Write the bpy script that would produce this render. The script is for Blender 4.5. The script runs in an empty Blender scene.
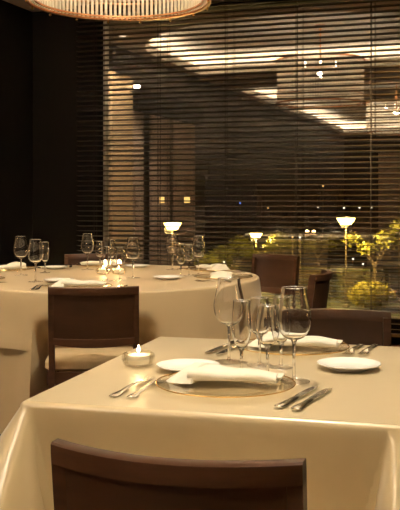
import bpy, math, random
from mathutils import Vector, Matrix, noise
random.seed(7)
S = bpy.context.scene
COL = S.collection
R = math.radians
sin, cos, pi = math.sin, math.cos, math.pi

# ------------------------------------------------------------------ camera
FPX, HOR, EYE, PSI = 900.0, 200.0, 1.18, R(19.0)     # focal px, horizon row, eye height, yaw
cd = bpy.data.cameras.new('camera'); cam = bpy.data.objects.new('camera', cd); COL.objects.link(cam)
cam.location = (0, 0, EYE); cam.rotation_euler = (R(90), 0, PSI)
cd.sensor_fit = 'VERTICAL'; cd.sensor_height = 36.0; cd.sensor_width = 36.0
cd.lens = FPX * 36.0 / 510.0
cd.shift_y = -(255.0 - HOR) / 510.0
cd.clip_start = 0.05; cd.clip_end = 400
S.camera = cam
# ------------------------------------------------------------------ view and night sky
S.view_settings.view_transform = 'Standard'; S.view_settings.look = 'None'
S.view_settings.gamma = 1.0; S.view_settings.use_curve_mapping = False
S.view_settings.exposure = 0.42
w = bpy.data.worlds.new('night'); S.world = w; w.use_nodes = True
w.node_tree.nodes['Background'].inputs[0].default_value = (0.55, 0.36, 0.20, 1)
w.node_tree.nodes['Background'].inputs[1].default_value = 0.010

# ------------------------------------------------------------------ room numbers (metres)
XL, XR, YB, YF, ZC = -4.28, 4.2, 7.56, -9.5, 2.95    # left wall, right wall, window wall, rear wall, ceiling
YBLIND, YGLASS = 7.40, 7.52
WX0, WX1 = -3.51, 1.7                                # window opening
RF, RT = Vector((-sin(PSI), cos(PSI), 0)), Vector((cos(PSI), sin(PSI), 0))
CHAND = [(-2.09, 4.66), (-1.80, -0.30)]
TABZ = 0.75
COVE1, COVE2 = 140.0, 95.0                            # light of the ceiling coves

def at(px, d, z=0.0):
    p = RF * d + RT * ((px - 200.0) / FPX * d); return Vector((p.x, p.y, z))
def onz(px, py, z=TABZ):
    return at(px, FPX * (EYE - z) / (py - HOR), z)
def zat(py, d): return EYE - (py - HOR) * d / FPX

def lamp(name, kind, loc, energy, color, size=0.05, parent=None, rot=None, spot=None, blend=0.6):
    l = bpy.data.lights.new(name, kind); l.energy = energy; l.color = color
    if kind == 'AREA': l.size = size
    else: l.shadow_soft_size = size
    if kind == 'SPOT': l.spot_size = R(spot); l.spot_blend = blend
    o = bpy.data.objects.new(name, l); COL.objects.link(o); o.location = loc
    if rot: o.rotation_euler = rot
    if parent: o.parent = parent
    return o
WARM = (1.0, 0.70, 0.40)
HALO = (1.0, 0.885, 0.69)

# ------------------------------------------------------------------ materials
MATS = {}
def mat(name, col, rough=0.5, metal=0.0, spec=0.5, col2=None, scale=8.0, stretch=(1, 1, 1), detail=4.0,
        bump=0.0, bscale=40.0, sheen=0.0, emit=None, estr=0.0, sss=0.0, trans=0.0, ior=1.45, contrast=(0.35, 0.65), aniso=0.0):
    m = bpy.data.materials.new(name); m.use_nodes = True; nt = m.node_tree; b = nt.nodes['Principled BSDF']
    b.inputs['Base Color'].default_value = (*col, 1); b.inputs['Roughness'].default_value = rough
    b.inputs['Metallic'].default_value = metal; b.inputs['Specular IOR Level'].default_value = spec
    b.inputs['Sheen Weight'].default_value = sheen; b.inputs['Transmission Weight'].default_value = trans
    b.inputs['IOR'].default_value = ior; b.inputs['Anisotropic'].default_value = aniso
    if sss: b.inputs['Subsurface Weight'].default_value = sss
    if emit: b.inputs['Emission Color'].default_value = (*emit, 1); b.inputs['Emission Strength'].default_value = estr
    tc = nt.nodes.new('ShaderNodeTexCoord'); mp = nt.nodes.new('ShaderNodeMapping')
    nt.links.new(tc.outputs['Object'], mp.inputs[0]); mp.inputs['Scale'].default_value = stretch
    if col2:
        n = nt.nodes.new('ShaderNodeTexNoise'); n.inputs['Scale'].default_value = scale; n.inputs['Detail'].default_value = detail
        nt.links.new(mp.outputs[0], n.inputs['Vector'])
        r = nt.nodes.new('ShaderNodeValToRGB'); r.color_ramp.elements[0].position = contrast[0]; r.color_ramp.elements[1].position = contrast[1]
        r.color_ramp.elements[0].color = (*col, 1); r.color_ramp.elements[1].color = (*col2, 1)
        nt.links.new(n.outputs[0], r.inputs[0]); nt.links.new(r.outputs[0], b.inputs['Base Color'])
    if bump:
        n2 = nt.nodes.new('ShaderNodeTexNoise'); n2.inputs['Scale'].default_value = bscale; n2.inputs['Detail'].default_value = 3
        nt.links.new(mp.outputs[0], n2.inputs['Vector'])
        bp = nt.nodes.new('ShaderNodeBump'); bp.inputs['Strength'].default_value = bump; bp.inputs['Distance'].default_value = 0.01
        nt.links.new(n2.outputs[0], bp.inputs['Height']); nt.links.new(bp.outputs[0], b.inputs['Normal'])
    MATS[name] = m; return m

def thin_glass(name, tint, lo, hi, rough=0.0, gcol=(1, 1, 1), power=3.0):
    """thin clear glass: see-through face on, mirror-like towards the rim (thin-sheet Fresnel)"""
    m = bpy.data.materials.new(name); m.use_nodes = True; nt = m.node_tree
    for n in list(nt.nodes): nt.nodes.remove(n)
    out = nt.nodes.new('ShaderNodeOutputMaterial'); mix = nt.nodes.new('ShaderNodeMixShader')
    tr = nt.nodes.new('ShaderNodeBsdfTransparent'); tr.inputs[0].default_value = (*tint, 1)
    gl = nt.nodes.new('ShaderNodeBsdfGlossy'); gl.inputs['Roughness'].default_value = rough; gl.inputs[0].default_value = (*gcol, 1)
    lw = nt.nodes.new('ShaderNodeLayerWeight'); lw.inputs[0].default_value = 0.5
    pw = nt.nodes.new('ShaderNodeMath'); pw.operation = 'POWER'; pw.inputs[1].default_value = power
    mr = nt.nodes.new('ShaderNodeMapRange'); mr.inputs[3].default_value = lo; mr.inputs[4].default_value = hi
    nt.links.new(lw.outputs['Facing'], pw.inputs[0]); nt.links.new(pw.outputs[0], mr.inputs[0]); nt.links.new(mr.outputs[0], mix.inputs[0])
    nt.links.new(tr.outputs[0], mix.inputs[1]); nt.links.new(gl.outputs[0], mix.inputs[2]); nt.links.new(mix.outputs[0], out.inputs[0])
    MATS[name] = m; return m

def emitter(name, col, strength):
    m = bpy.data.materials.new(name); m.use_nodes = True; nt = m.node_tree
    for n in list(nt.nodes): nt.nodes.remove(n)
    out = nt.nodes.new('ShaderNodeOutputMaterial'); e = nt.nodes.new('ShaderNodeEmission')
    e.inputs[0].default_value = (*col, 1); e.inputs[1].default_value = strength
    nt.links.new(e.outputs[0], out.inputs[0]); MATS[name] = m; return m

mat('satin', (0.605, 0.472, 0.255), rough=0.30, spec=1.0, ior=1.6, col2=(0.565, 0.437, 0.23), scale=3, sheen=0.45, bump=0.3, bscale=5)
mat('satin_far', (0.585, 0.44, 0.245), rough=0.42, spec=0.7, col2=(0.55, 0.41, 0.225), scale=3, sheen=0.2, bump=0.06, bscale=6)
mat('linen', (0.84, 0.79, 0.66), rough=0.85, spec=0.2, col2=(0.80, 0.74, 0.60), scale=30, bump=0.10, bscale=160, sheen=0.2)
mat('china', (0.90, 0.87, 0.80), rough=0.22, spec=0.5, col2=(0.88, 0.85, 0.77), scale=2)
mat('steel', (0.80, 0.77, 0.70), rough=0.20, metal=1.0, col2=(0.62, 0.59, 0.52), scale=20)
mat('gold', (0.85, 0.60, 0.24), rough=0.22, metal=1.0, col2=(0.75, 0.50, 0.18), scale=25)
mat('copper', (0.55, 0.27, 0.12), rough=0.35, metal=1.0, col2=(0.45, 0.20, 0.09), scale=18)
mat('chair_wood', (0.080, 0.034, 0.014), rough=0.40, spec=0.35, col2=(0.055, 0.023, 0.010), scale=5, stretch=(1, 1, 9), detail=6)
mat('chair_panel', (0.056, 0.024, 0.010), rough=0.45, spec=0.3, col2=(0.036, 0.015, 0.007), scale=3.2, stretch=(1.4, 1, 4), detail=7)
mat('seat_cloth', (0.60, 0.46, 0.27), rough=0.75, spec=0.2, col2=(0.55, 0.41, 0.23), scale=20, bump=0.1, bscale=120)
mat('wall_dark', (0.007, 0.0055, 0.0045), rough=0.7, spec=0.1, col2=(0.010, 0.0075, 0.006), scale=2, stretch=(1, 1, 0.2))
mat('wall_wood', (0.055, 0.033, 0.020), rough=0.5, spec=0.3, col2=(0.035, 0.021, 0.013), scale=3, stretch=(1, 6, 0.4), detail=6)
mat('ceiling_paint', (0.62, 0.52, 0.42), rough=0.9, spec=0.1, col2=(0.58, 0.48, 0.38), scale=1.5)
mat('dome_paint', (0.86, 0.80, 0.70), rough=0.9, spec=0.1, col2=(0.82, 0.76, 0.66), scale=1.5)
mat('floor_wood', (0.11, 0.045, 0.022), rough=0.35, spec=0.4, col2=(0.07, 0.028, 0.014), scale=4, stretch=(8, 0.6, 1), detail=6)
mat('slat_wood', (0.060, 0.034, 0.009), rough=0.42, spec=0.35, col2=(0.044, 0.024, 0.0065), scale=3, stretch=(0.6, 8, 8), detail=5)
mat('cord', (0.03, 0.02, 0.013), rough=0.8, col2=(0.04, 0.028, 0.018), scale=60)
mat('frame_alu', (0.80, 0.74, 0.62), rough=0.4, metal=0.3, col2=(0.55, 0.50, 0.42), scale=8)
mat('plaster_tan', (0.62, 0.42, 0.22), rough=0.85, col2=(0.55, 0.36, 0.18), scale=3, stretch=(1, 1, 0.5))
mat('curtain', (0.42, 0.29, 0.20), rough=0.9, col2=(0.36, 0.24, 0.16), scale=4, stretch=(1, 8, 0.3), sheen=0.3)
mat('wax', (0.92, 0.88, 0.78), rough=0.5, sss=0.0, col2=(0.90, 0.85, 0.74), scale=10)
mat('wick', (0.02, 0.015, 0.01), rough=0.9, col2=(0.03, 0.02, 0.015), scale=90)
m = mat('rod_glass', (0.92, 0.88, 0.80), rough=0.25, spec=0.5, col2=(0.86, 0.82, 0.73), scale=6, stretch=(1, 1, 0.4))
nt = m.node_tree; tl = nt.nodes.new('ShaderNodeBsdfTranslucent'); tl.inputs[0].default_value = (.95, .90, .80, 1)
mx = nt.nodes.new('ShaderNodeMixShader'); mx.inputs[0].default_value = .86
nt.links.new(nt.nodes['Principled BSDF'].outputs[0], mx.inputs[1]); nt.links.new(tl.outputs[0], mx.inputs[2])
nt.links.new(mx.outputs[0], nt.nodes['Material Output'].inputs[0])
mat('grass', (0.030, 0.035, 0.008), rough=0.95, col2=(0.018, 0.020, 0.006), scale=1.2, bump=0.3, bscale=9)
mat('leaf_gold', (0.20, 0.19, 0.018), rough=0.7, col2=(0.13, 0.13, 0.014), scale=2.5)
mat('leaf_lamplit', (0.42, 0.36, 0.025), rough=0.7, col2=(0.26, 0.23, 0.018), scale=2.5)  # lamplight on the round bush put into a brighter leaf colour
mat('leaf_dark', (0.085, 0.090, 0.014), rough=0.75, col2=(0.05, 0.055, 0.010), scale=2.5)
mat('bark', (0.10, 0.07, 0.035), rough=0.9, col2=(0.06, 0.04, 0.02), scale=9, stretch=(3, 3, 0.6), bump=0.3)
mat('post_metal', (0.04, 0.03, 0.015), rough=0.5, metal=0.4, col2=(0.07, 0.05, 0.025), scale=9)
mat('facade', (0.090, 0.062, 0.040), rough=0.9, col2=(0.06, 0.042, 0.028), scale=0.5)
mat('roofing', (0.05, 0.03, 0.022), rough=0.9, col2=(0.035, 0.02, 0.016), scale=2)
mat('bowl_glass', (1, 1, 1), rough=0.0, trans=1.0, ior=1.45)
thin_glass('plate_glass', (0.975, 0.955, 0.91), 0.06, 0.34, rough=0.05, power=2.0)
thin_glass('holder_glass', (0.97, 0.96, 0.92), 0.08, 0.6, power=2.0)
thin_glass('window_glass', (0.93, 0.92, 0.90), 0.28, 0.5, power=4.0)
mat('stem_glass', (1, 1, 1), rough=0.0, trans=1.0, ior=1.45)
thin_glass('foot_glass', (0.995, 0.99, 0.98), 0.06, 0.32, rough=0.05, power=3.0)
thin_glass('rim_glass', (0.99, 0.985, 0.97), 0.45, 0.9, rough=0.22, power=2.0)
emitter('flame', (1.0, 0.74, 0.38), 30.0)
emitter('bulb', (1.0, 0.86, 0.66), 25.0)
emitter('street_glow', (1.0, 0.74, 0.22), 22.0)
emitter('house_glow', (1.0, 0.62, 0.18), 1.6)
emitter('city_white', (1.0, 0.92, 0.78), 2.2)
emitter('city_amber', (1.0, 0.62, 0.22), 1.6)
emitter('city_blue', (0.12, 0.25, 1.0), 2.5)
emitter('downlight_lens', (1.0, 0.80, 0.55), 2.5)

# ------------------------------------------------------------------ mesh helpers
class MB:
    def __init__(s): s.v = []; s.f = []
    def add(s, vs, fs):
        n = len(s.v); s.v += [tuple(p) for p in vs]; s.f += [tuple(i + n for i in f) for f in fs]; return s
    def box(s, lo, hi, M=None):
        x0, y0, z0 = lo; x1, y1, z1 = hi
        vs = [Vector(p) for p in ((x0,y0,z0),(x1,y0,z0),(x1,y1,z0),(x0,y1,z0),(x0,y0,z1),(x1,y0,z1),(x1,y1,z1),(x0,y1,z1))]
        if M: vs = [M @ p for p in vs]
        return s.add(vs, [(0,3,2,1),(4,5,6,7),(0,1,5,4),(1,2,6,5),(2,3,7,6),(3,0,4,7)])
    def lathe(s, prof, seg=32, cx=0, cy=0, cz=0):
        """prof: list of (r, z); r=0 ends become poles"""
        base = len(s.v); rows = []
        for r, z in prof:
            if r < 1e-6:
                rows.append([len(s.v)]); s.v.append((cx, cy, cz + z))
            else:
                rows.append(list(range(len(s.v), len(s.v) + seg)))
                s.v += [(cx + r * cos(2*pi*k/seg), cy + r * sin(2*pi*k/seg), cz + z) for k in range(seg)]
        for a, b in zip(rows, rows[1:]):
            for k in range(seg):
                k2 = (k + 1) % seg
                if len(a) == 1 and len(b) == 1: continue
                if len(a) == 1: s.f.append((a[0], b[k2], b[k]))
                elif len(b) == 1: s.f.append((a[k], a[k2], b[0]))
                else: s.f.append((a[k], a[k2], b[k2], b[k]))
        return s
    def tube(s, pts, rad, seg=8, cap=True):
        pts = [Vector(p) for p in pts]; n = len(pts)
        rads = rad if isinstance(rad, (list, tuple)) else [rad] * n
        base = len(s.v); up = Vector((0.13, 0.21, 1)).normalized()
        for i, p in enumerate(pts):
            t = (pts[min(i+1, n-1)] - pts[max(i-1, 0)]).normalized()
            a = t.cross(up)
            if a.length < 0.05: a = t.cross(Vector((1, 0, 0)))
            a.normalize(); b = t.cross(a)
            for k in range(seg):
                s.v.append(tuple(p + (a * cos(2*pi*k/seg) + b * sin(2*pi*k/seg)) * rads[i]))
        for i in range(n - 1):
            for k in range(seg):
                k2 = (k + 1) % seg
                s.f.append((base+i*seg+k, base+i*seg+k2, base+(i+1)*seg+k2, base+(i+1)*seg+k))
        if cap:
            s.f.append(tuple(base + k for k in range(seg))[::-1]); s.f.append(tuple(base + (n-1)*seg + k for k in range(seg)))
        return s
    def loft(s, sections, cap=True, closed=True):
        base = len(s.v); m = len(sections[0])
        for sec in sections: s.v += [tuple(p) for p in sec]
        for i in range(len(sections) - 1):
            for k in range(m if closed else m - 1):
                k2 = (k + 1) % m
                s.f.append((base+i*m+k, base+i*m+k2, base+(i+1)*m+k2, base+(i+1)*m+k))
        if cap and closed:
            s.f.append(tuple(base + k for k in range(m))[::-1]); s.f.append(tuple(base + (len(sections)-1)*m + k for k in range(m)))
        return s
    def mesh(s, name, material, smooth=True, angle=40):
        me = bpy.data.meshes.new(name); me.from_pydata(s.v, [], s.f); me.materials.append(MATS[material])
        import bmesh
        bm = bmesh.new(); bm.from_mesh(me); bmesh.ops.recalc_face_normals(bm, faces=bm.faces)
        for f in bm.faces: f.smooth = smooth
        if smooth:
            for e in bm.edges:
                if len(e.link_faces) == 2 and e.calc_face_angle(0) > R(angle): e.smooth = False
        bm.to_mesh(me); bm.free(); return me
    def build(s, name, material, parent=None, smooth=True, angle=40, loc=None):
        return link(name, s.mesh(name, material, smooth, angle), parent, loc)

def link(name, me, parent=None, loc=None):
    o = bpy.data.objects.new(name, me); COL.objects.link(o)
    if parent: o.parent = parent
    if loc is not None: o.location = loc
    return o
def tag(o, label=None, cat=None, group=None, kind=None):
    if label: o['label'] = label
    if cat: o['category'] = cat
    if group: o['group'] = group
    if kind: o['kind'] = kind
    return o
def thing(name, label, cat, loc=(0, 0, 0), rz=0.0, group=None):
    o = bpy.data.objects.new(name, None); COL.objects.link(o); o.empty_display_size = 0.05
    o.location = loc; o.rotation_euler = (0, 0, rz); return tag(o, label, cat, group)
def kids(o): return [c for c in bpy.data.objects if c.parent == o]
def copy_tree(o, parent=None):
    c = o.copy(); COL.objects.link(c); c.parent = parent
    if o.type == 'LIGHT': c.data = o.data
    for ch in kids(o): copy_tree(ch, c)
    return c
def place(proto, used, loc, rz, label, group=None):
    if used: o = copy_tree(proto)
    else: o = proto
    o.location = loc; o.rotation_euler = (0, 0, rz); o['label'] = label
    if group: o['group'] = group
    return o
class Kind:
    """first call uses the prototype itself, later calls copy it"""
    def __init__(s, proto): s.p = proto; s.n = 0
    def __call__(s, loc, rz, label, group=None):
        o = place(s.p, s.n > 0, loc, rz, label, group); s.n += 1; return o

# ================================================================== THE ROOM
def struct(name, mb, m, parent=None, smooth=False):
    o = mb.build(name, m, parent, smooth)
    if not parent: o['kind'] = 'structure'
    return o
struct('floor', MB().box((XL - .2, YF - .2, -0.12), (XR + .2, YB + .12, 0)), 'floor_wood')
struct('wall_left', MB().box((XL - .2, YF - .2, 0), (XL, YB, 3.5)), 'wall_wood')
struct('wall_right', MB().box((XR, YF - .2, 0), (XR + .2, YB, 3.5)), 'wall_wood')
struct('wall_rear', MB().box((XL, YF - .2, 0), (XR, YF, 3.5)), 'wall_wood')
wf = MB()
wf.box((XL - .2, YB - .06, 0), (WX0, YB + .12, 3.5)); wf.box((WX1, YB - .06, 0), (XR + .2, YB + .12, 3.5))
wf.box((WX0, YB - .06, 0), (WX1, YB + .12, 0.16)); wf.box((WX0, YB - .06, 2.90), (WX1, YB + .12, 3.5))
struct('wall_front', wf, 'wall_dark')
# dark corner panel of the left wall next to the window
struct('trim_1', MB().box((XL, 6.2, 0), (XL + .03, YB - .06, ZC)), 'wall_dark')
# ceiling with two cove-lit recesses: one with a bowed front over the round table, one long behind it
import bmesh
RX0, RX1 = -4.13, 0.05
REC1 = [(RX0, 3.05), (RX1, 3.05), (RX1, 4.7)] + [((RX0 + RX1)/2 + (RX1 - RX0)/2 * cos(pi*k/32), 4.7 + 1.95 * sin(pi*k/32)) for k in range(1, 32)] + [(RX0, 4.7)]
REC2 = [(RX0, -8.6), (RX1 + .8, -8.6), (RX1 + .8, 1.30), (RX0, 1.30)]
def inside(p, poly):
    c = False; n = len(poly)
    for a in range(n):
        (x0, y0), (x1, y1) = poly[a], poly[(a + 1) % n]
        if (y0 > p.y) != (y1 > p.y) and p.x < (x1 - x0) * (p.y - y0) / (y1 - y0) + x0: c = not c
    return c
def ceiling():
    bm = bmesh.new(); es = []
    def loop(pts):
        vs = [bm.verts.new((x, y, ZC)) for x, y in pts]
        for i in range(len(vs)): es.append(bm.edges.new((vs[i], vs[(i + 1) % len(vs)])))
    loop([(XL, YF), (XR, YF), (XR, YB), (XL, YB)]); loop(REC1); loop(REC2)
    bmesh.ops.triangle_fill(bm, use_beauty=True, edges=es)
    kill = [f for f in bm.faces if any(inside(f.calc_center_median(), c) for c in (REC1, REC2))]
    bmesh.ops.delete(bm, geom=kill, context='FACES')
    bmesh.ops.recalc_face_normals(bm, faces=bm.faces)
    me = bpy.data.meshes.new('ceiling'); bm.to_mesh(me); bm.free(); me.materials.append(MATS['ceiling_paint'])
    o = link('ceiling', me); o['kind'] = 'structure'; return o
ceil_o = ceiling()
def offset(poly, d):
    n = len(poly); out = []
    for i in range(n):
        a, b, c = Vector(poly[i - 1]), Vector(poly[i]), Vector(poly[(i + 1) % n])
        n1 = (b - a).normalized(); n2 = (c - b).normalized(); n1 = Vector((n1.y, -n1.x)); n2 = Vector((n2.y, -n2.x))
        m_ = (n1 + n2); m_ = m_ / max(.5, m_.length_squared) * 2; out.append(tuple(b + m_ * d))
    return out
for poly, st in ((REC1, COVE1), (REC2, COVE2)):
    big = offset(poly, .14); lip = offset(poly, .02); mb = MB(); n = len(poly)
    secs = [[(x, y, ZC) for x, y in poly], [(x, y, ZC + .105) for x, y in poly], [(x, y, ZC + .105) for x, y in lip], [(x, y, ZC + .07) for x, y in lip], [(x, y, ZC + .07) for x, y in big], [(x, y, ZC + .27) for x, y in big]]
    mb.loft(secs, cap=False); mb.f.append(tuple(range(5 * n, 6 * n)))
    rec = mb.build('ceiling_recess', 'dome_paint', ceil_o, False)
    a, b = offset(poly, .055), offset(poly, .09); mb = MB()          # LED strip lying on the recess ledge
    mb.loft([[(x, y, ZC + .074) for x, y in a], [(x, y, ZC + .084) for x, y in a], [(x, y, ZC + .084) for x, y in b], [(x, y, ZC + .074) for x, y in b]], cap=False)
    emitter('led_%d' % n, (1.0, .83, .62), st); mb.build('led_strip', 'led_%d' % n, ceil_o, False)
# window: frame bars, two panes
win = tag(bpy.data.objects.new('window_1', None), kind='structure'); COL.objects.link(win)
for x in (WX0, WX1 - .05, -0.55):
    MB().box((x, YGLASS - .04, 0.16), (x + (.02 if x == WX0 else .045), YGLASS + .04, 2.90)).build('frame_post', 'frame_alu' if x == WX0 else 'cord', win, False)
for z in (0.16, 2.855):
    MB().box((WX0, YGLASS - .04, z), (WX1, YGLASS + .04, z + .045)).build('frame_rail', 'cord', win, False)
for a, b in ((WX0 + .02, -0.55), (-0.505, WX1 - .05)):
    MB().box((a, YGLASS - .004, 0.205), (b, YGLASS + .004, 2.855)).build('pane', 'window_glass', win, False)
# left wall seen mirrored in the glass: plastered pilaster, header beam, curtains, rear door
struct('trim_2', MB().box((XL, 5.27, 0), (XL + .08, 5.95, 2.62)), 'plaster_tan')
struct('trim_3', MB().box((XL, 2.9, 2.24), (XL + .16, 5.27, 2.50)), 'wall_dark')
for i, (a, b, lab) in enumerate(((4.92, 5.25, 'narrow tan curtain hanging beside the plastered pilaster'),
                                 (4.02, 4.66, 'middle tan curtain on the left wall mirrored in the window'),
                                 (3.05, 3.92, 'widest tan curtain on the left wall mirrored in the window'))):
    mb = MB(); n = int((b - a) / .02); sec = []
    for z in (0.06, 1.0, 2.24):
        fr = [(XL + .06 + .025 * sin((a + (b - a) * k / n) * 58), a + (b - a) * k / n, z) for k in range(n + 1)]
        sec.append(fr + [(x - .006, y, z) for x, y, z in fr[::-1]])
    mb.loft(sec)
    tag(mb.build('curtain', 'curtain'), lab, 'curtain', 'curtains on the left wall')
d1 = tag(MB().box((-3.35, YF, 0), (-2.55, YF + .05, 2.45)).build('door_1', 'curtain', None, False), kind='structure')
MB().tube([(-2.65, YF + .09, .95), (-2.65, YF + .09, 1.2)], .012).build('door_handle', 'steel', d1)

# ------------------------------------------------------------------ venetian blind
blind = thing('venetian_blind', 'wide dark wooden venetian blind with open slats covering the night window', 'blind', (0, YBLIND, 0))
BX0, BX1 = -3.73, 1.75
PITCH, SW, TILT = 0.0453, 0.050, R(8.0)
mb = MB(); sec = []
for x in (0.0, BX1 - BX0):
    prof = []
    for k in range(5):
        u = -SW/2 + SW * k / 4; prof.append((x, u, 0.0022 * (1 - (2*u/SW)**2) + .0014))
    prof += [(x, p[1], p[2] - .0030) for p in prof[::-1]]
    sec.append(prof)
mb.loft(sec)
slat_me = mb.mesh('slat', 'slat_wood', True, 30)
nsl = 61
for i in range(nsl):
    o = link('slat', slat_me, blind, (BX0, 0, 0.13 + i * PITCH))
    o.rotation_euler = (-TILT + random.uniform(-.02, .02), 0, 0)      # room-side edge raised
MB().box((BX0, -.03, 0.13 + nsl * PITCH - .01), (BX1, .03, 2.945)).build('head_rail', 'slat_wood', blind, False)
MB().box((BX0, -.026, 0.075), (BX1, .026, 0.098)).build('bottom_rail', 'slat_wood', blind, False)
x = BX0 + .18
cords = []
while x < BX1: cords.append(x); x += 0.62
cme = MB().box((-.0022, -.028, 0.09), (.0022, -.0265, 2.90)).box((-.0022, .0265, 0.09), (.0022, .028, 2.90)).mesh('ladder_cord', 'cord', False)
for x in cords: link('ladder_cord', cme, blind, (x, 0, 0))

# ------------------------------------------------------------------ chandeliers
def make_chandelier():
    t = thing('chandelier', 'chandelier', 'chandelier')
    RAD, H = 0.50, 0.50
    lr = MB().lathe([(RAD + .004, 0), (RAD + .022, 0), (RAD + .022, .016), (RAD + .004, .016), (RAD + .004, 0)], 96).build('lower_ring', 'copper', t)
    MB().lathe([(RAD - .03, .012), (RAD - .02, .012), (RAD - .02, .022), (RAD - .03, .022), (RAD - .03, .012)], 96).build('inner_ring', 'copper', t)
    MB().lathe([(RAD - .012, H), (RAD + .018, H), (RAD + .018, H + .016), (RAD - .012, H + .016), (RAD - .012, H)], 96).build('upper_ring', 'copper', t)
    MB().lathe([(RAD + .006, .10), (RAD + .012, .10), (RAD + .012, .106), (RAD + .006, .106), (RAD + .006, .10)], 96).build('band_ring', 'copper', t)
    rme = MB().lathe([(0, .006), (.009, .006), (.009, H), (0, H)], 8).mesh('rod', 'rod_glass')
    for k in range(108):
        a = 2*pi*k/108; link('rod', rme, t, (RAD * cos(a) * .985, RAD * sin(a) * .985, 0.004))
    fme = MB().lathe([(0, -.022), (.006, -.019), (.0085, -.013), (.006, -.007), (.003, -.004), (.003, 0), (0, 0)], 10).mesh('finial', 'gold')
    for k in range(16):
        a = 2*pi*(k + .4)/16; link('finial', fme, lr, ((RAD + .013) * cos(a), (RAD + .013) * sin(a), 0))
    for k in range(3):
        a = 2*pi*k/3; MB().tube([(0, 0, H + .008), ((RAD - .005) * cos(a), (RAD - .005) * sin(a), H + .008)], .006, 6).build('spoke', 'copper', t)
    MB().lathe([(0, .395), (.03, .40), (.03, H), (.012, H + .02), (.008, H + .45), (0, H + .45)], 16).build('stem', 'copper', t)
    MB().lathe([(0, H + .42), (.07, H + .42), (.06, H + .46), (0, H + .47)], 24).build('ceiling_cup', 'copper', t)
    bme = MB().lathe([(0, .0), (.012, .004), (.017, .02), (.012, .038), (.005, .06), (0, .066)], 12).mesh('bulb', 'bulb')
    sme = MB().lathe([(0, -.05), (.012, -.05), (.012, 0), (0, 0)], 10).mesh('socket', 'copper')
    for k in range(6):
        a = 2*pi*k/6 + .3; x, y = .20 * cos(a), .20 * sin(a)
        am = MB().tube([(0, 0, .40), (x, y, .40)], .005, 6).build('arm', 'copper', t)
        link('socket', sme, am, (x, y, .42)); link('bulb', bme, am, (x, y, .42))
    return t
chand = Kind(make_chandelier())
c1 = chand((CHAND[0][0], CHAND[0][1], 2.295), 0, 'large drum chandelier of pale glass rods hanging above the round table')
c2 = chand((CHAND[1][0], CHAND[1][1], 2.295), .2, 'second drum chandelier behind the camera seen only mirrored in the window')
for (cx, cy), e in zip(CHAND, (16, 34)):
    lamp('chandelier_lamp', 'POINT', (cx, cy, 2.64), e, HALO, .03)

# downlights
def downlight(loc, target, energy, spot, label, col=HALO, size=.05):
    t = thing('downlight', label, 'downlight', loc, 0, 'recessed ceiling downlights')
    MB().lathe([(.040, -.004), (.060, -.004), (.060, .0), (.040, .0), (.040, -.004)], 24).build('trim_ring', 'frame_alu', t)
    MB().lathe([(0, -.001), (.039, -.001)], 24).build('lens', 'downlight_lens', t)
    l = lamp('downlight_lamp', 'SPOT', Vector(loc) - Vector((0, 0, .02)), energy, col, size, None, None, spot, .8)
    l.rotation_euler = (Vector(target) - l.location).to_track_quat('-Z', 'Y').to_euler()
downlight((0.32, 1.62, ZC), (-.62, 2.1, .75), 74, 50, 'ceiling downlight to the right of the near table')
downlight((-0.75, 2.22, ZC), (-.62, 2.15, .75), 115, 46, 'ceiling downlight straight above the near table')
downlight((0.30, 3.4, ZC), (-2.1, 4.6, .75), 150, 60, 'ceiling downlight between the two tables')
downlight((-2.7, 2.2, ZC), (-2.2, 4.0, .55), 130, 55, 'added ceiling downlight brightening the front drape of the round table', HALO)  # lamp added to lift the hanging cloth at the front
downlight((-3.95, 6.12, ZC), (XL + .05, 5.5, 1.5), 200, 80, 'added ceiling downlight washing the tan pilaster by the curtains')  # unseen lamp added so the pilaster shows bright in the glass
downlight((-0.5, 6.7, ZC), (-0.8, 7.4, 1.0), 620, 75, 'ceiling downlight closest to the blind', (1.0, .74, .38))
# wall spot mirrored in the glass
sp = thing('wall_spotlight', 'small bright wall spotlight on the tan pilaster mirrored in the window', 'wall lamp', (XL + .16, 5.34, 2.46))
MB().lathe([(0, -.02), (.02, -.02), (.02, .01), (0, .01)], 12).build('base', 'cord', sp)
MB().lathe([(0, .01), (.03, .02), (.042, .045), (.03, .07), (0, .08)], 16).build('globe', 'bulb', sp)
MB().box((-.085, -.015, -.015), (0, .015, 0)).build('bracket', 'cord', sp, False)

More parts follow.
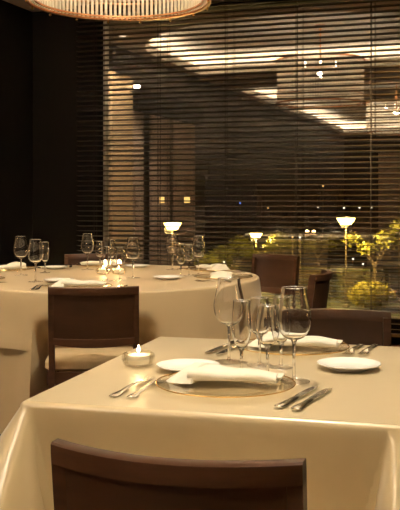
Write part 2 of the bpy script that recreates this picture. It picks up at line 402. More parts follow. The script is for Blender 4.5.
# ================================================================== CHAIRS
def make_chair():
    t = thing('dining_chair', 'chair', 'chair')
    W2, H = 0.199, 0.80
    def back(x, z):                       # y of the back's centre surface: bowed and leaning
        return -0.205 - 0.055 * (1 - (x / W2) ** 2) - max(0, z - .44) * 0.13
    def slab(x0, x1, z0, z1, th, n=14, arch=0.0, crown=0.0):
        mb = MB(); sec = []
        for k in range(n + 1):
            x = x0 + (x1 - x0) * k / n; u = 1 - (x / W2) ** 2
            a, b = z0 - arch * u, z1 - crown * u
            sec.append([(x, back(x, a) - th/2, a), (x, back(x, a) + th/2, a), (x, back(x, (a+b)/2) + th/2, (a+b)/2), (x, back(x, b) + th/2 - .003, b - .001), (x, back(x, b) + th/2 - .006, b), (x, back(x, b) - th/2 + .006, b), (x, back(x, b) - th/2 + .002, b - .003), (x, back(x, (a+b)/2) - th/2, (a+b)/2)])
        return mb.loft(sec)
    slab(-W2, W2, H - .034, H, .034).build('top_rail', 'chair_wood', t)
    slab(-W2 + .024, W2 - .024, .565, H - .032, .016, arch=.012).build('back_panel', 'chair_panel', t)
    slab(-W2 + .02, W2 - .02, .545, .572, .026, arch=.012).build('lower_rail', 'chair_wood', t)
    for s in (-1, 1):
        x = s * (W2 - .013)
        pts = [(x, back(W2, H - .02), H - .02), (x, back(W2, .6), .6), (x, back(W2, .45), .45), (x, back(W2, .3) + .0, .3), (x * 1.0, back(W2, .3) - .045, 0)]
        mb = MB(); mb.loft([[(p[0] - .013, p[1] - .017, p[2]), (p[0] + .013, p[1] - .017, p[2]), (p[0] + .013, p[1] + .017, p[2]), (p[0] - .013, p[1] + .017, p[2])] for p in pts])
        mb.build('rear_leg', 'chair_wood', t, False)
        mb = MB(); xf = s * .20
        mb.loft([[(xf - q, .15 - q, z), (xf + q, .15 - q, z), (xf + q, .15 + q, z), (xf - q, .15 + q, z)] for q, z in ((.019, .42), (.018, .2), (.013, 0))])
        mb.build('front_leg', 'chair_wood', t, False)
        MB().box((s * .20 - .011, -.19, .355), (s * .20 + .011, .14, .415)).build('side_rail', 'chair_wood', t, False)
    MB().box((-.185, .140, .355), (.185, .162, .415)).build('front_rail', 'chair_wood', t, False)
    MB().box((-.185, -.216, .365), (.185, -.192, .415)).build('rear_rail', 'chair_wood', t, False)
    mb = MB(); sec = []                    # cushion with rounded rim
    for inset, z in ((.012, .415), (0, .425), (0, .452), (.010, .466), (.04, .474), (.12, .478)):
        pts = []
        w2, y0, y1 = .222 - inset, -.185 + inset, .178 - inset; rc = .04
        for cx, cy, a0 in ((w2 - rc, y1 - rc, 0), (-w2 + rc, y1 - rc, 90), (-w2 + rc, y0 + rc, 180), (w2 - rc, y0 + rc, 270)):
            for k in range(5): a = R(a0 + 22.5 * k); pts.append((cx + rc * cos(a), cy + rc * sin(a), z))
        sec.append(pts)
    mb.loft(sec).build('seat_cushion', 'seat_cloth', t)
    return t
chair = Kind(make_chair())
SEATS = []                                             # (back point, facing) of each chair, for the cloths they push in
def chair_by_back(p, facing, label):
    """p: ground point under the middle of the top rail, facing: world angle the sitter looks to"""
    rz = facing - pi/2; off = Matrix.Rotation(rz, 3, 'Z') @ Vector((0, -.285, 0))
    SEATS.append((Vector((p.x, p.y, 0)), Vector((cos(facing), sin(facing), 0))))
    return chair((p.x - off.x, p.y - off.y, 0), rz, label, 'brown dining chairs')
TC = at(200 - .56 * FPX / 5.1, 5.1)                    # centre of the round table
chair_by_back(Vector((-.481, 1.250, 0)), R(93), 'brown wooden chair in the foreground with its curved back to the camera')
chair_by_back(Vector((-.585, 3.10, 0)), R(-79), 'brown wooden chair on the far side of the near table facing the camera')
def at_round(p, label):
    d = (TC - p); chair_by_back(p, math.atan2(d.y, d.x), label)
at_round(at(93.5, 3.93), 'brown wooden chair with cream seat in front of the round table, back to camera')
at_round(at(279, 6.25), 'brown wooden chair at the far right of the round table before the blind')
at_round(at(325, 4.74), 'brown chair right of the round table seen nearly side-on')
at_round(at(93, 6.35), 'chair mostly hidden behind the glasses on the far side of the round table')

# ================================================================== TABLES
# --- near rectangular table
TR = R(3.5); TW, TD = 0.800, 0.955
TMID = Vector((-0.620, 2.195, 0))
near_tab = thing('dining_table', 'rectangular two-seat dining table in the foreground hidden under its gold cloth', 'table', TMID, TR)
MB().box((-TW/2 + .006, -TD/2 + .006, .715), (TW/2 - .006, TD/2 - .006, TABZ - .006)).build('table_top', 'chair_wood', near_tab, False)
for sx in (-1, 1):
    for sy in (-1, 1):
        MB().box((sx * .32 - .03, sy * .41 - .03, 0), (sx * .32 + .03, sy * .41 + .03, .715)).build('leg', 'chair_wood', near_tab, False)

def rect_cloth(w, d, drop, corner_drop, flare, corner_out, pleat, seed, top=True, zt=TABZ, gap=0.0, dents=()):
    """cloth over a rectangular top: rounded edge, corner cones, hem"""
    rc = .012; per = []
    hw, hd = w/2 + gap, d/2 + gap
    corners = [(-hw, -hd), (hw, -hd), (hw, hd), (-hw, hd)]
    N = 140
    for c in range(4):
        a, b = Vector(corners[c]), Vector(corners[(c+1) % 4]); L = (b - a).length; t = (b - a).normalized(); nrm = Vector((t.y, -t.x))
        pn = Vector((-t.x, -t.y)); 
        prev_n = Vector((nrm.y, -nrm.x)) if False else None
        # arc before the edge, then the edge
        for k in range(N):
            u = k / N; e = (1 - cos(pi * u)) / 2               # denser near the corners
            s_ = rc + (L - 2 * rc) * e
            p = a + t * s_; per.append((p, nrm.copy(), min(s_, L - s_), c, s_))
        for k in range(7):                                     # corner arc
            an = pi/2 * (k + .5) / 7
            n2 = nrm * cos(an) + t * sin(an); q = b - t * rc - nrm * rc + n2 * rc
            per.append((q, n2, 0.0, c, L))
    M = len(per); mb = MB(); rows = []
    rng = random.Random(seed); ph = [rng.uniform(0, 6.28) for _ in range(8)]
    def ring(f):
        rows.append(len(mb.v)); mb.v += [tuple(f(i)) for i in range(M)]
    re = .013
    for k in range(5):                                         # rounded table edge
        an = pi/2 * k / 4
        def f(i, an=an):
            p, n, dc, c, s_ = per[i]; q = p + n * (re * sin(an) - re)
            return (q.x, q.y, zt - re + re * cos(an))
        ring(f)
    T = 22
    for j in range(1, T + 1):
        u = j / T
        def f(i, u=u):
            p, n, dc, c, s_ = per[i]
            h0 = u * drop; k = math.exp(-(dc / (.026 + .22 * h0)) ** 4); rg = dc - (.022 + .26 * h0)
            val = math.exp(-((dc - .095) / .045) ** 2)
            dr = drop + (corner_drop - drop) * math.exp(-(dc / .16))
            z = zt - re - u * (dr - re)
            h = u * dr
            out = flare * h + corner_out * k * min(h, .5) - .10 * val * min(h, .35)
            out += min(h * 5, 1) * (.022 * math.exp(-(rg / .011) ** 2) - .020 * math.exp(-((rg - .026) / .014) ** 2))
            q_ = s_ * 9.0 + c * 2.1
            out += pleat * min(h * 3, 1) * (sin(q_ + ph[0]) * .6 + sin(q_ * 2.1 + ph[1]) * .3 + sin(q_ * 3.7 + ph[2] + h * 4) * .15)
            if u > .9 and hem: out += .0018 * (1 if u < .95 else 0)
            out = max(out, .002 + h * .004)
            q = p + n * out
            for (bp, fc) in dents:                              # chair seats push the cloth in
                rel = q - bp; along = rel.dot(fc); side = abs(rel.x * fc.y - rel.y * fc.x)
                lim = .285 + .178 + .02; k2 = max(0, min(1, (h - .10) / .13)); k2 = k2 * k2 * (3 - 2 * k2)
                sd = max(0, min(1, (.30 - side) / .06))
                if along < lim: q = q + fc * ((lim - along) * k2 * sd)
            return (q.x, q.y, z)
        hem = True
        ring(f)
    for a, b in zip(rows, rows[1:]):
        for i in range(M):
            i2 = (i + 1) % M; mb.f.append((a + i, a + i2, b + i2, b + i))
    if top:                                                    # gently uneven top sheet
        gx, gy = 40, 48; base = len(mb.v)
        ix, iy = hw - re, hd - re
        for a in range(gy + 1):
            for b in range(gx + 1):
                x = -ix + 2 * ix * b / gx; y = -iy + 2 * iy * a / gy
                edge = min(ix - abs(x), iy - abs(y)); e = min(1, edge / .03)
                z = zt + e * (.0006 * noise.noise(Vector((x * 5, y * 5, seed))) + .0005 * math.exp(-((y - .10) / .006) ** 2) + .0005 * math.exp(-((x - .02) / .006) ** 2))
                mb.v.append((x, y, z + .0002))
        for a in range(gy):
            for b in range(gx):
                i = base + a * (gx + 1) + b; mb.f.append((i, i + 1, i + gx + 2, i + gx + 1))
    return mb
MI = Matrix.Rotation(-TR, 2)
DN = [(MI @ (p - TMID).xy, MI @ f.xy) for p, f in SEATS[:2]]
o = rect_cloth(TW, TD, .70, .735, .02, .16, .012, 3, False, TABZ - .002, 0.0, DN).build('table_skirt', 'satin', None, True, 60)
o.location = TMID; o.rotation_euler = (0, 0, TR)
tag(o, 'long gold under-cloth reaching the floor around the near table', 'tablecloth')
o = rect_cloth(TW, TD, .245, .42, .05, .62, .010, 5, True, TABZ, .003, DN).build('tablecloth', 'satin', None, True, 60)
o.location = TMID; o.rotation_euler = (0, 0, TR)
tag(o, 'glossy gold satin cloth over the near table with a corner fold at left', 'tablecloth')

# --- round table
RR = 0.895
rt = thing('round_table', 'round dining table under gold cloth in the middle distance', 'table', TC)
MB().lathe([(0, .70), (RR - .02, .70), (RR - .012, .71), (RR - .012, TABZ - .012), (0, TABZ - .012)], 64).build('table_top', 'chair_wood', rt)
MB().lathe([(0, 0), (.32, 0), (.32, .03), (.06, .07), (.055, .69), (.2, .70), (0, .70)], 32).build('pedestal', 'chair_wood', rt)
RDENTS = [((p - TC).xy, f.xy) for p, f in SEATS[2:]]
def round_cloth(drops, flare, pleat, pn, seed, r0, zt, hemlines=False):
    N = 240; mb = MB(); rng = random.Random(seed); ph = [rng.uniform(0, 6.28) for _ in range(6)]
    prof = [0, .3, .6, .85, .97]
    ctr = len(mb.v); mb.v.append((0, 0, zt)); rows = []
    for q in prof[1:]:
        rows.append(len(mb.v)); mb.v += [(r0 * q * cos(2*pi*i/N), r0 * q * sin(2*pi*i/N), zt) for i in range(N)]
    re = .012
    for k in range(5):
        an = pi/2 * k / 4; rr = r0 - re + re * sin(an)
        rows.append(len(mb.v)); mb.v += [(rr * cos(2*pi*i/N), rr * sin(2*pi*i/N), zt - re + re * cos(an)) for i in range(N)]
    T = 18
    for j in range(1, T + 1):
        u = j / T; rows.append(len(mb.v))
        for i in range(N):
            a = 2*pi*i/N; dr = drops(a); h = u * (dr - re)
            amp = pleat * min(1, (h / .45) ** 1.3)
            wv = sin(a * pn + ph[0]) * .6 + sin(a * pn * 1.7 + ph[1]) * .4 + sin(a * pn * .53 + ph[2]) * .5
            if hemlines and .86 < u < .93: amp2 = .003
            else: amp2 = 0
            rr = r0 + flare * h + max(-.008, amp * wv) + amp2 + .0015
            q = Vector((rr * cos(a), rr * sin(a)))
            for (bp, fc) in RDENTS:
                rel = q - bp; along = rel.dot(fc); side = abs(rel.x * fc.y - rel.y * fc.x)
                lim = .285 + .178 + .015 + (r0 < RR) * .012; k2 = max(0, min(1, (h - .10) / .15)); k2 = k2 * k2 * (3 - 2 * k2)
                sd = max(0, min(1, (.30 - side) / .06))
                if rel.length < .8 and along < lim: q = q + fc * ((lim - along) * k2 * sd)
            mb.v.append((q.x, q.y, zt - re - h))
    for i in range(N): mb.f.append((ctr, rows[0] + i, rows[0] + (i+1) % N))
    for a, b in zip(rows, rows[1:]):
        for i in range(N):
            i2 = (i + 1) % N; mb.f.append((a + i, a + i2, b + i2, b + i))
    return mb
o = round_cloth(lambda a: .68, .03, .022, 17, 4, RR - .004, TABZ - .003).build('table_skirt', 'satin_far', None, True, 60)
o.location = TC; tag(o, 'long gold under-cloth falling in folds around the round table', 'tablecloth')
A0 = R(247) + PSI
def sq(a):
    b = ((a - A0 + pi/4) % (pi/2)) - pi/4
    return min(.66, 1.165 / cos(b) - RR)
o = round_cloth(sq, .10, .016, 11, 9, RR, TABZ, True).build('tablecloth', 'satin_far', None, True, 60)
o.location = TC; tag(o, 'square gold overlay cloth draped over the round table', 'tablecloth')

# ================================================================== TABLEWARE
def glass_proto(name, H, rb, rrim, hb, foot, bulge=.42):
    """wine glass: bowl, stem, foot; hb = height of bowl bottom"""
    t = thing(name, name, 'glass')
    out = []; n = 14
    for k in range(n + 1):
        u = k / n; z = hb + (H - hb) * u
        if u < bulge: r = rb * math.sqrt(max(0, 1 - (1 - u / bulge) ** 2)) ** .9
        else:
            q = (u - bulge) / (1 - bulge); r = rb + (rrim - rb) * (q * q * (3 - 2 * q))
        out.append((max(r, .004), z))
    th = .0012
    inner = [(max(r - th, 0), z + (th if i == 0 else 0)) for i, (r, z) in enumerate(out)]
    inner[0] = (0, hb + .004)
    bw = MB().lathe([(0, hb)] + out + inner[::-1], 32).build('bowl', 'bowl_glass', t, True, 80)
    MB().lathe([(0, .005), (.006, .006), (.0042, .012), (.0036, hb * .5), (.0042, hb - .006), (.0075, hb + .001), (0, hb + .001)], 12).build('stem', 'stem_glass', t, True, 80)
    ft = MB().lathe([(0, 0), (foot, 0), (foot, .0012), (foot * .55, .0030), (.007, .006), (0, .006)], 28).build('foot', 'foot_glass', t, True, 80)
    MB().lathe([(rrim - th/2 + .0009 * cos(2*pi*k/6), H + .0009 * sin(2*pi*k/6)) for k in range(7)], 28).build('rim', 'rim_glass', bw, True, 80)
    MB().lathe([(foot + .0008 * cos(2*pi*k/6), .0009 + .0008 * sin(2*pi*k/6)) for k in range(7)], 28).build('foot_edge', 'rim_glass', ft, True, 80)
    return t
red = Kind(glass_proto('wine_glass', .222, .0410, .0295, .096, .037))
white = Kind(glass_proto('small_wine_glass', .176, .029, .0235, .078, .031))
flute = Kind(glass_proto('flute_glass', .181, .0245, .021, .060, .029, .5))

def charger_proto():
    t = thing('charger_plate', 'charger', 'plate')
    pb = MB().lathe([(0, .004), (.105, .004), (.125, .007), (.158, .012), (.1595, .0132), (.158, .0150), (.124, .0105), (.104, .0075), (0, .0075)], 64).build('plate_body', 'plate_glass', t)
    MB().lathe([(  .1585 + .0015 * cos(2*pi*k/8), .0135 + .0014 * sin(2*pi*k/8)) for k in range(9)], 72).build('gold_rim', 'gold', pb)
    MB().lathe([(.088, 0), (.100, 0), (.100, .005), (.088, .005), (.088, 0)], 48).build('foot_ring', 'plate_glass', t)
    return t
charger = Kind(charger_proto())
def bread_proto():
    t = thing('bread_plate', 'plate', 'plate')
    MB().lathe([(0, .003), (.045, .003), (.05, .003), (.078, .0125), (.0805, .0140), (.0800, .0155), (.076, .0150), (.052, .0075), (.046, .0060), (0, .0055)], 48).build('plate_body', 'china', t)
    MB().lathe([(.040, 0), (.047, 0), (.047, .004), (.040, .004), (.040, 0)], 40).build('foot_ring', 'china', t)
    return t
bread = Kind(bread_proto())

def napkin_proto():
    """long folded napkin: wide folded end at -x, soft narrowing tail at +x with layered edge"""
    t = thing('napkin', 'napkin', 'napkin')
    mb = MB(); sec = []
    for k in range(15):
        u = k / 14; x = -.085 + .20 * u
        wd = .058 - .030 * u + .006 * sin(u * 7); ht = .036 - .014 * u + .003 * sin(u * 9 + 1)
        yc = .008 * sin(u * 4); zb = .001
        pts = []
        for j in range(16):
            a = 2*pi*j/16; cx_, cz_ = cos(a), sin(a)
            px_ = yc + wd * (abs(cx_) ** .8) * (1 if cx_ > 0 else -1)
            z = zb + ht * (.5 + .5 * (abs(cz_) ** .7) * (1 if cz_ > 0 else -1))
            z += .0022 * noise.noise(Vector((x * 30, px_ * 30, 2)))* (1 if cz_ > 0 else 0)
            pts.append((x, px_, max(z, zb)))
        sec.append(pts)
    mb.loft(sec).build('folded_body', 'linen', t, True, 70)
    mb = MB(); sec = []                                        # wide end folded over and sloping down to the plate
    for x, h_, w_ in ((-.128, .004, .040), (-.118, .013, .050), (-.103, .025, .058), (-.088, .036, .062), (-.070, .0415, .0635), (-.060, .0415, .063), (-.057, .038, .060)):
        pts = [(x + .28 * w_ * q, w_ * q, .0008 + h_ * (1 - abs(q) ** 3.2)) for q in [-1 + k / 6 for k in range(13)]]
        sec.append(pts + [(p[0], p[1] * .9, .0004) for p in pts[::-1][1:-1]])
    mb.loft(sec).build('fold_band', 'linen', t, True, 70)
    for j in range(3):
        z = .004 + j * .006; MB().loft([[(.085, -.026, z), (.085, .026, z), (.085, .026, z + .004), (.085, -.026, z + .004)],
                                       [(.118 + .004 * j, -.022, z - .002), (.121 + .004 * j, .024, z - .001), (.121 + .004 * j, .024, z + .002), (.118 + .004 * j, -.022, z + .001)]]).build('edge_layer', 'linen', t, False)
    return t
npk = napkin_proto(); npk.scale = (1, 1, .86); napkin = Kind(npk)

def flat_loft(stations, material, name, parent):
    """stations: (y, half width, z centre, half thickness)"""
    mb = MB(); sec = []
    for y, hw, zc, ht in stations:
        sec.append([(hw * cos(2*pi*k/10), y, zc + ht * sin(2*pi*k/10)) for k in range(10)])
    return mb.loft(sec).build(name, material, parent, True, 60)
def fork_proto():
    t = thing('fork', 'fork', 'fork')
    flat_loft([(0, .006, .003, .0015), (.004, .0095, .003, .0022), (.018, .0105, .003, .0024), (.05, .0065, .0042, .0023), (.10, .0042, .0085, .002), (.130, .004, .0095, .0018)], 'steel', 'handle', t)
    hd = flat_loft([(.128, .004, .0095, .0018), (.142, .009, .0075, .0014), (.155, .0122, .0045, .0012), (.166, .0125, .0034, .0011)], 'steel', 'head', t)
    for k in range(4):
        x = -.0105 + .007 * k; mb = MB()
        mb.loft([[(x - w_, y, z - .0009), (x + w_, y, z - .0009), (x + w_, y, z + .0009), (x - w_, y, z + .0009)] for y, z, w_ in ((.164, .0034, .0019), (.19, .0035, .0016), (.208, .0070, .0008))])
        mb.build('tine', 'steel', hd, False)
    return t
fork = Kind(fork_proto())
def knife_proto():
    t = thing('knife', 'knife', 'knife')
    flat_loft([(0, .006, .0045, .003), (.004, .0105, .0045, .0042), (.02, .0110, .0045, .0042), (.06, .0075, .0045, .0036), (.098, .0075, .0045, .0036), (.102, .006, .0045, .003)], 'steel', 'handle', t)
    mb = MB(); sec = []
    for y, a, b in ((.100, -.006, .006), (.115, -.009, .0085), (.16, -.0095, .0090), (.20, -.009, .008), (.218, -.006, .0075), (.228, .003, .006)):
        sec.append([(a, y, .0040), (b, y, .0034), (b, y, .0056), (a, y, .0050)])
    mb.loft(sec).build('blade', 'steel', t, False)
    return t
knife = Kind(knife_proto())

def candle_proto():
    t = thing('tealight', 'tealight', 'candle')
    prof = [(0, 0), (.030, 0), (.040, .006), (.0445, .018), (.041, .031), (.033, .036), (.031, .035), (.0365, .029), (.039, .018), (.036, .009), (.027, .005), (0, .005)]
    MB().lathe(prof, 32).build('glass_holder', 'holder_glass', t, True, 70)
    wx = MB().lathe([(0, .0055), (.0265, .0055), (.0295, .026), (.0285, .0285), (.026, .0275), (0, .0268)], 28).build('wax', 'wax', t)
    MB().tube([(0, 0, .026), (.0005, 0, .033), (.0015, 0, .037)], .0008, 6).build('wick', 'wick', wx)
    fl = MB().lathe([(0, .033), (.0030, .0365), (.0042, .0410), (.0030, .0460), (.0012, .0510), (0, .0545)], 12).build('flame', 'flame', t)
    return t
candle = Kind(candle_proto())

Z1 = TABZ + .0012
def zz(p, z=Z1): return Vector((p.x, p.y, z))
# --- near table, near setting
TZ = TABZ + .0012
def seg_place(kind, pa, pb, label, group, z=TZ):
    """cutlery: pixel of the handle end, pixel of the tip"""
    a, b = onz(*pa), onz(*pb); d = b - a
    return kind(zz(a, z), math.atan2(d.y, d.x) - pi/2, label, group)
P_CN, P_CF = onz(225.5, 388.5), onz(293, 350.5)
charger(zz(P_CN), 0, 'clear glass charger plate with gold rim at the nearest place setting', 'charger plates')
charger(zz(P_CF), 0, 'clear glass charger plate with gold rim across the near table', 'charger plates')
NZ = TZ + .0152
napkin(zz(onz(228, 385.5), NZ - .004), R(8), 'cream folded napkin on the nearest charger plate', 'folded napkins')
napkin(zz(onz(297, 349.5), NZ - .004), R(6), 'cream folded napkin on the far charger of the near table', 'folded napkins')
bread(zz(onz(188.5, 370.8)), 0, 'white bread plate up against the left of the nearest charger', 'bread plates')
bread(zz(onz(349, 369)), 0, 'white bread plate alone on the right of the near table', 'bread plates')
seg_place(fork, (112, 398), (157, 377), 'outer steel fork left of the nearest charger', 'forks')
seg_place(fork, (130, 399), (171, 377.5), 'inner steel fork touching the left of the nearest charger', 'forks')
seg_place(knife, (278, 409.5), (315, 389.5), 'inner steel knife right of the nearest charger', 'knives')
seg_place(knife, (294.5, 412), (328, 391.5), 'outer steel knife right of the nearest charger', 'knives')
seg_place(fork, (361.5, 345.5), (345.5, 357), 'steel fork beside the far charger, closer to it', 'forks')
seg_place(fork, (376, 345.5), (361, 357), 'rightmost steel fork by the far edge of the near table', 'forks')
seg_place(knife, (236, 343), (205.5, 355.5), 'leftmost steel knife by the far edge of the near table', 'knives')
seg_place(knife, (246, 344), (216, 357), 'steel knife behind the tall glass stem on the near table', 'knives')
red(zz(onz(294, 382)), 0, 'large wine glass at the right front of the near table cluster', 'large wine glasses')
white(zz(onz(267.5, 379.5)), 0, 'small wine glass at the front middle of the near cluster', 'small wine glasses')
flute(zz(onz(241.5, 374.5)), 0, 'slim flute glass at the front left of the near cluster', 'flute glasses')
red(zz(onz(229, 362.5)), 0, 'large wine glass at the left back of the near table cluster', 'large wine glasses')
white(zz(onz(259.5, 366)), 0, 'small wine glass at the back middle of the near cluster', 'small wine glasses')
flute(zz(onz(281, 368)), 0, 'slim flute glass partly behind the large right wine glass', 'flute glasses')
def lit_candle(px, py, label, e):
    p = zz(onz(px, py)); candle(p, 0, label, 'lit tealights')
    lamp('candle_lamp', 'POINT', (p.x, p.y, TABZ + .064), e, (1.0, .62, .26), .02)
lit_candle(138.5, 366, 'lit tealight in a round glass holder on the near table', 0.16)

# --- round table
def rset(deg, lab, nap=True):
    a = R(deg); p = TC + Vector((cos(a), sin(a), 0)) * .715
    rz = a + pi/2                                       # local +y points to the table centre
    charger(zz(p), rz, 'gold-rimmed glass charger on the round table, ' + lab, 'charger plates')
    napkin(zz(p, NZ - .004), rz + R(6), 'cream folded napkin on the round table, ' + lab, 'folded napkins')
    M = Matrix.Rotation(rz, 3, 'Z')
    for k, (dx, what) in enumerate(((-.215, 'outer'), (-.190, 'inner'))):
        fork(zz(p + M @ Vector((dx, -.11, 0))), rz, what + ' fork on the round table, ' + lab, 'forks')
    for k, (dx, what) in enumerate(((.185, 'inner'), (.215, 'outer'))):
        knife(zz(p + M @ Vector((dx, -.11, 0))), rz, what + ' knife on the round table, ' + lab, 'knives')
rset(-73, 'in front of the front chair')
rset(3, 'at the right edge')
rset(48, 'at the far right before the lamps')
rset(116, 'at the far side behind the candles')
rset(166, 'at the far left')
rset(226, 'at the near left edge')
for (px, py), lab in (((59, 282.3), 'white bread plate on the round table left of the front charger'),
                      ((55, 269.0), 'white bread plate at the far left of the round table'),
                      ((137, 267.6), 'white bread plate at the back of the round table behind the candles'),
                      ((168, 279.3), 'white bread plate on the bare right part of the round table')):
    bread(zz(onz(px, py)), 0, lab, 'bread plates')
G = 'on the round table'
for kind, px, py, lab, grp in (
    (red, 21, 275.5, 'large wine glass at the far left ' + G, 'large wine glasses'),
    (red, 35.5, 282, 'large wine glass in front of the left group ' + G, 'large wine glasses'),
    (flute, 45, 273, 'flute glass at the right of the left group ' + G, 'flute glasses'),
    (red, 87.5, 270, 'large wine glass left of the candles against the dark wall ' + G, 'large wine glasses'),
    (white, 100, 270.5, 'small wine glass just behind the left candle ' + G, 'small wine glasses'),
    (flute, 111.5, 268.5, 'flute glass behind and between the candles ' + G, 'flute glasses'),
    (flute, 107, 281, 'flute glass in front of the candles ' + G, 'flute glasses'),
    (white, 120, 280.5, 'small wine glass in front of the right candle ' + G, 'small wine glasses'),
    (red, 133, 278, 'large wine glass right of the candles ' + G, 'large wine glasses'),
    (red, 172.5, 270, 'large wine glass at the left of the right group ' + G, 'large wine glasses'),
    (flute, 181, 276.5, 'flute glass in the right group, second from left ' + G, 'flute glasses'),
    (white, 189, 276, 'small wine glass in the right group, third from left ' + G, 'small wine glasses'),
    (red, 198.5, 275, 'large wine glass at the right end ' + G, 'large wine glasses')):
    kind(zz(onz(px, py)), 0, lab, grp)
lit_candle(103.5, 274.2, 'left one of the two lit tealights on the round table', 0.35)
lit_candle(119, 274.2, 'right one of the two lit tealights on the round table', 0.35)

# ================================================================== THE GARDEN OUTSIDE
GZ = -1.8
gm = MB(); gm.box((-90, YB + .3, GZ - .2), (60, 150, GZ))
tag(gm.build('lawn', 'grass', None, False), kind='structure')
def street_lamp(px, py, d, wpx, label, energy):
    p = at(px, d); z = zat(py, d); r = wpx * d / FPX / 2
    t = thing('street_lamp', label, 'street lamp', (p.x, p.y, GZ), 0, 'garden street lamps'); h = z - GZ
    MB().lathe([(0, 0), (.12, 0), (.12, .04), (.05, .10), (.035, .14), (.02, h - r * .6), (0, h - r * .6)], 14).build('post', 'post_metal', t)
    MB().lathe([(0, h - r * .48), (r * .52, h - r * .46), (r * .66, h - r * .30), (r * .98, h + r * .28), (0, h + r * .32)], 24).build('shade', 'street_glow', t)
    MB().lathe([(0, h + r * .36), (r * 1.05, h + r * .36), (r * .95, h + r * .45), (r * .2, h + r * .7), (0, h + r * .72)], 24).build('cap', 'post_metal', t)
    MB().lathe([(.015, h - r * .62), (r * .34, h - r * .485), (r * .25, h - r * .60), (.015, h - r * .72), (.015, h - r * .62)], 16).build('collar', 'post_metal', t)
    lamp('street_lamp_light', 'POINT', (p.x, p.y - r * 1.3, z - .1), energy, (1.0, .70, .22), .12)
street_lamp(346, 220, 25, 20, 'brightest garden street lamp at right on a tall thin post', 1100)
street_lamp(256, 235, 31, 13, 'smaller garden street lamp above the right chair', 1300)
street_lamp(172.5, 225.5, 24, 18, 'garden street lamp above the glasses of the round table', 1500)

def leaves(mb, c, rad, n, size, rng, shell=.55):
    for _ in range(n):
        v = Vector((rng.gauss(0, 1), rng.gauss(0, 1), rng.gauss(0, 1))).normalized()
        q = (shell + (1 - shell) * rng.random()) * (1 + .16 * noise.noise(v * 2.3 + Vector(c)))
        p = Vector(c) + Vector((v.x * rad[0], v.y * rad[1], v.z * rad[2])) * q
        a = Vector((rng.gauss(0, 1), rng.gauss(0, 1), rng.gauss(0, 1))).normalized(); b = a.cross(v)
        if b.length < .01: continue
        b.normalize(); s = size * rng.uniform(.6, 1.3)
        mb.add([p - a * s, p + b * s * .5, p + a * s, p - b * s * .5], [(0, 1, 2, 3)])
    return mb
rng = random.Random(21)
def shrub(px, py_top, py_bot, wpx, d, label, m='leaf_gold', n=2600, box=False):
    p = at(px, d); z0, z1 = zat(py_bot, d), zat(py_top, d); hw = wpx * d / FPX / 2
    t = thing('hedge' if box else 'round_bush', label, 'hedge' if box else 'bush', (p.x, p.y, GZ), PSI)
    zl = z0 - GZ; zh = z1 - GZ; mb = MB()
    if box:
        for _ in range(n):
            x, y, z = rng.uniform(-hw, hw), rng.uniform(-.35, .35), rng.uniform(0.03, zh)
            f = rng.randrange(4)
            if f == 0: y = -.35
            elif f == 1: z = zh
            elif f == 2: x = hw * rng.choice((-1, 1))
            x += rng.gauss(0, .015); y += rng.gauss(0, .015); z += rng.gauss(0, .015)
            a = Vector((rng.gauss(0, 1), rng.gauss(0, 1), rng.gauss(0, 1))).normalized(); b = a.orthogonal().normalized(); s = .035
            q = Vector((x, y, max(z, .04))); mb.add([q - a * s, q + b * s * .5, q + a * s, q - b * s * .5], [(0, 1, 2, 3)])
        MB().box((-hw * .97, -.32, 0), (hw * .97, .32, zh * .97)).build('inner_twigs', 'bark', t, False)
    else:
        leaves(mb, (0, 0, zh * .55), (hw, hw, zh * .5), n, .045, rng, .6)
        MB().tube([(0, 0, 0), (0.02, 0, zh * .3), (0, 0, zh * .55)], [.05, .04, .02]).build('stem', 'bark', t)
    mb.build('foliage', m, t, False)
shrub(372, 283, 309, 47, 24.4, 'round clipped yellow-green bush lit at the lower right outside', 'leaf_lamplit', n=4200)
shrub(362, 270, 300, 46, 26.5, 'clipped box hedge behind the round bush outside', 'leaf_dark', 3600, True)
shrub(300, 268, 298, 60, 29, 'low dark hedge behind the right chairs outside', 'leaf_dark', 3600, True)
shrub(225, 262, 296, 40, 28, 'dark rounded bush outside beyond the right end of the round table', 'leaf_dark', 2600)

def tree(px, d, py_c, crowns, label, seed):
    rg = random.Random(seed); p = at(px, d); t = thing('garden_tree', label, 'tree', (p.x, p.y, GZ), PSI, 'small garden trees')
    zc = zat(py_c, d) - GZ; fork_z = zc * .62
    MB().tube([(0, 0, 0), (.03, .02, fork_z * .5), (0, 0, fork_z)], [.07, .055, .05], 8).build('trunk', 'bark', t)
    mb = MB()
    for dx, dy, dz, r, n in crowns:
        c = (dx, dy, zc + dz)
        MB().tube([(0, 0, fork_z - .02), (dx * .5, dy * .5, fork_z + (c[2] - fork_z) * .6), c], [.035, .025, .01], 6).build('branch', 'bark', t)
        leaves(mb, c, (r, r, r * .75), n, .06, rg, .25)
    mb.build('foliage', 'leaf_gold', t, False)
tree(375, 25.5, 243, [(-.25, 0, -.15, .30, 240), (.35, 0, .1, .40, 500), (.85, .1, .45, .42, 520), (-.65, .1, .1, .30, 130)], 'slender lit tree at the far right outside, leaning right', 1)
tree(236, 29, 250, [(-.35, 0, -.1, .40, 500), (.15, 0, .15, .45, 600), (.5, .1, -.1, .3, 300)], 'lit tree outside between the right glasses and the smaller lamp', 2)
tree(279, 30.5, 243, [(0, 0, .1, .38, 480), (.4, 0, .0, .3, 200), (-.3, 0, -.1, .3, 220)], 'small lit tree outside right of the smaller street lamp', 3)
tree(318, 34, 245, [(-.3, 0, 0, .5, 260), (.5, 0, .1, .5, 260)], 'sparse tree outside left of the brightest street lamp', 4)
tree(214, 33, 258, [(0, 0, 0, .45, 300), (-.4, 0, -.1, .35, 200)], 'sparse lit tree outside just right of the wine glasses', 5)

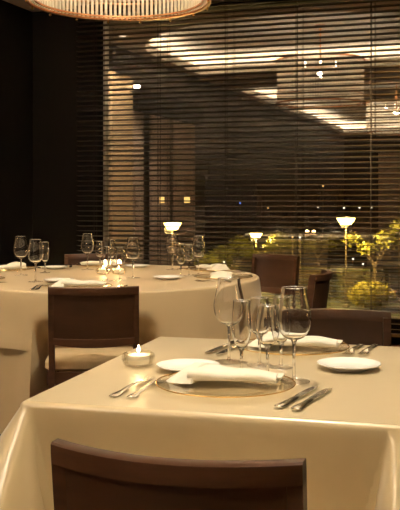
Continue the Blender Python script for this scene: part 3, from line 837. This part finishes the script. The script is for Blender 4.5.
# far houses with windows
def house(px0, px1, py_top, d, wins, label, lit):
    a, b = at(px0, d), at(px1, d); L = (b - a).length; h = zat(py_top, d) - GZ
    t = thing('house', label, 'building', ((a.x + b.x)/2, (a.y + b.y)/2, GZ), math.atan2(b.y - a.y, b.x - a.x), 'far houses')
    MB().box((-L/2, 0, 0), (L/2, 7, h)).build('walls', 'facade', t, False)
    MB().loft([[(-L/2 - .3, -.4, h), (-L/2 - .3, 7.4, h), (-L/2 - .3, 3.5, h + 1.2)], [(L/2 + .3, -.4, h), (L/2 + .3, 7.4, h), (L/2 + .3, 3.5, h + 1.2)]]).build('roof', 'roofing', t, False)
    for i, (px, py, wp, hp) in enumerate(wins):
        x = (px - (px0 + px1)/2) * d / FPX; z = zat(py, d) - GZ; ww, hh = wp * d / FPX / 2, hp * d / FPX / 2
        wo = MB().box((x - ww - .08, -.06, z - hh - .08), (x + ww + .08, -.001, z + hh + .08)).build('window', 'roofing', t, False)
        MB().box((x - ww, -.07, z - hh), (x + ww, -.061, z + hh)).build('pane', 'house_glow' if i in lit else 'window_glass', wo, False)
house(135, 205, 176, 62, [(162, 200, 5, 6), (187, 200, 6, 6), (149, 200, 4, 6), (174, 186, 4, 5)], 'far dark house left with two glowing windows', (0, 1))
house(262, 318, 196, 75, [(272, 214, 4, 5), (285, 214, 4, 5), (298, 214, 4, 5), (310, 214, 4, 5)], 'far low house in the middle with dim windows', ())
house(352, 430, 206, 68, [(366, 220, 5, 5), (380, 220, 5, 5), (394, 220, 5, 5)], 'far low house right behind the brightest street lamp', ())
city = [(318, 207, 'w', 'white city light left of the pair by the horizon'), (344, 208, 'w', 'right white city light of the pair above the brightest lamp'),
        (359.5, 207.5, 'w', 'white city light right above the brightest street lamp'), (371.5, 207.5, 'w', 'white city light beside the blind cord at right'),
        (240, 203, 'b', 'tiny blue city light left of the smaller street lamp'), (300, 237.5, 'w', 'pale light low between the right chairs and the lamp'),
        (292.5, 237, 'a', 'amber light low beside a pale one over the chairs'), (353, 259, 'w', 'pale point of light low beside the lamp post'),
        (363, 264, 'w', 'small pale point of light by the tree trunk'), (297.5, 258, 'w', 'small white light just above the right chair'),
        (224, 262, 'w', 'small white light low near the napkin end'), (399, 229, 'a', 'amber light at the right border of the view'),
        (268, 208, 'a', 'dim amber city light above the smaller street lamp'), (323, 186, 'a', 'small amber light high over the middle house')]
cm = {'w': 'city_white', 'a': 'city_amber', 'b': 'city_blue'}
for px, py, k, lab in city:
    d = 60.0 if py < 225 else 27.3; r = .07 * d / 60; p = at(px, d, zat(py, d))
    t = thing('distant_light', lab, 'light', (p.x, p.y, GZ), 0, 'points of light in the distance'); h = zat(py, d) - GZ
    MB().lathe([(0, h - r), (r * .8, h - r * .6), (r, h), (r * .8, h + r * .6), (0, h + r)], 10).build('lantern', cm[k], t)
    MB().tube([(0, 0, 0), (0, 0, h - r)], .03, 6).build('mast', 'post_metal', t)
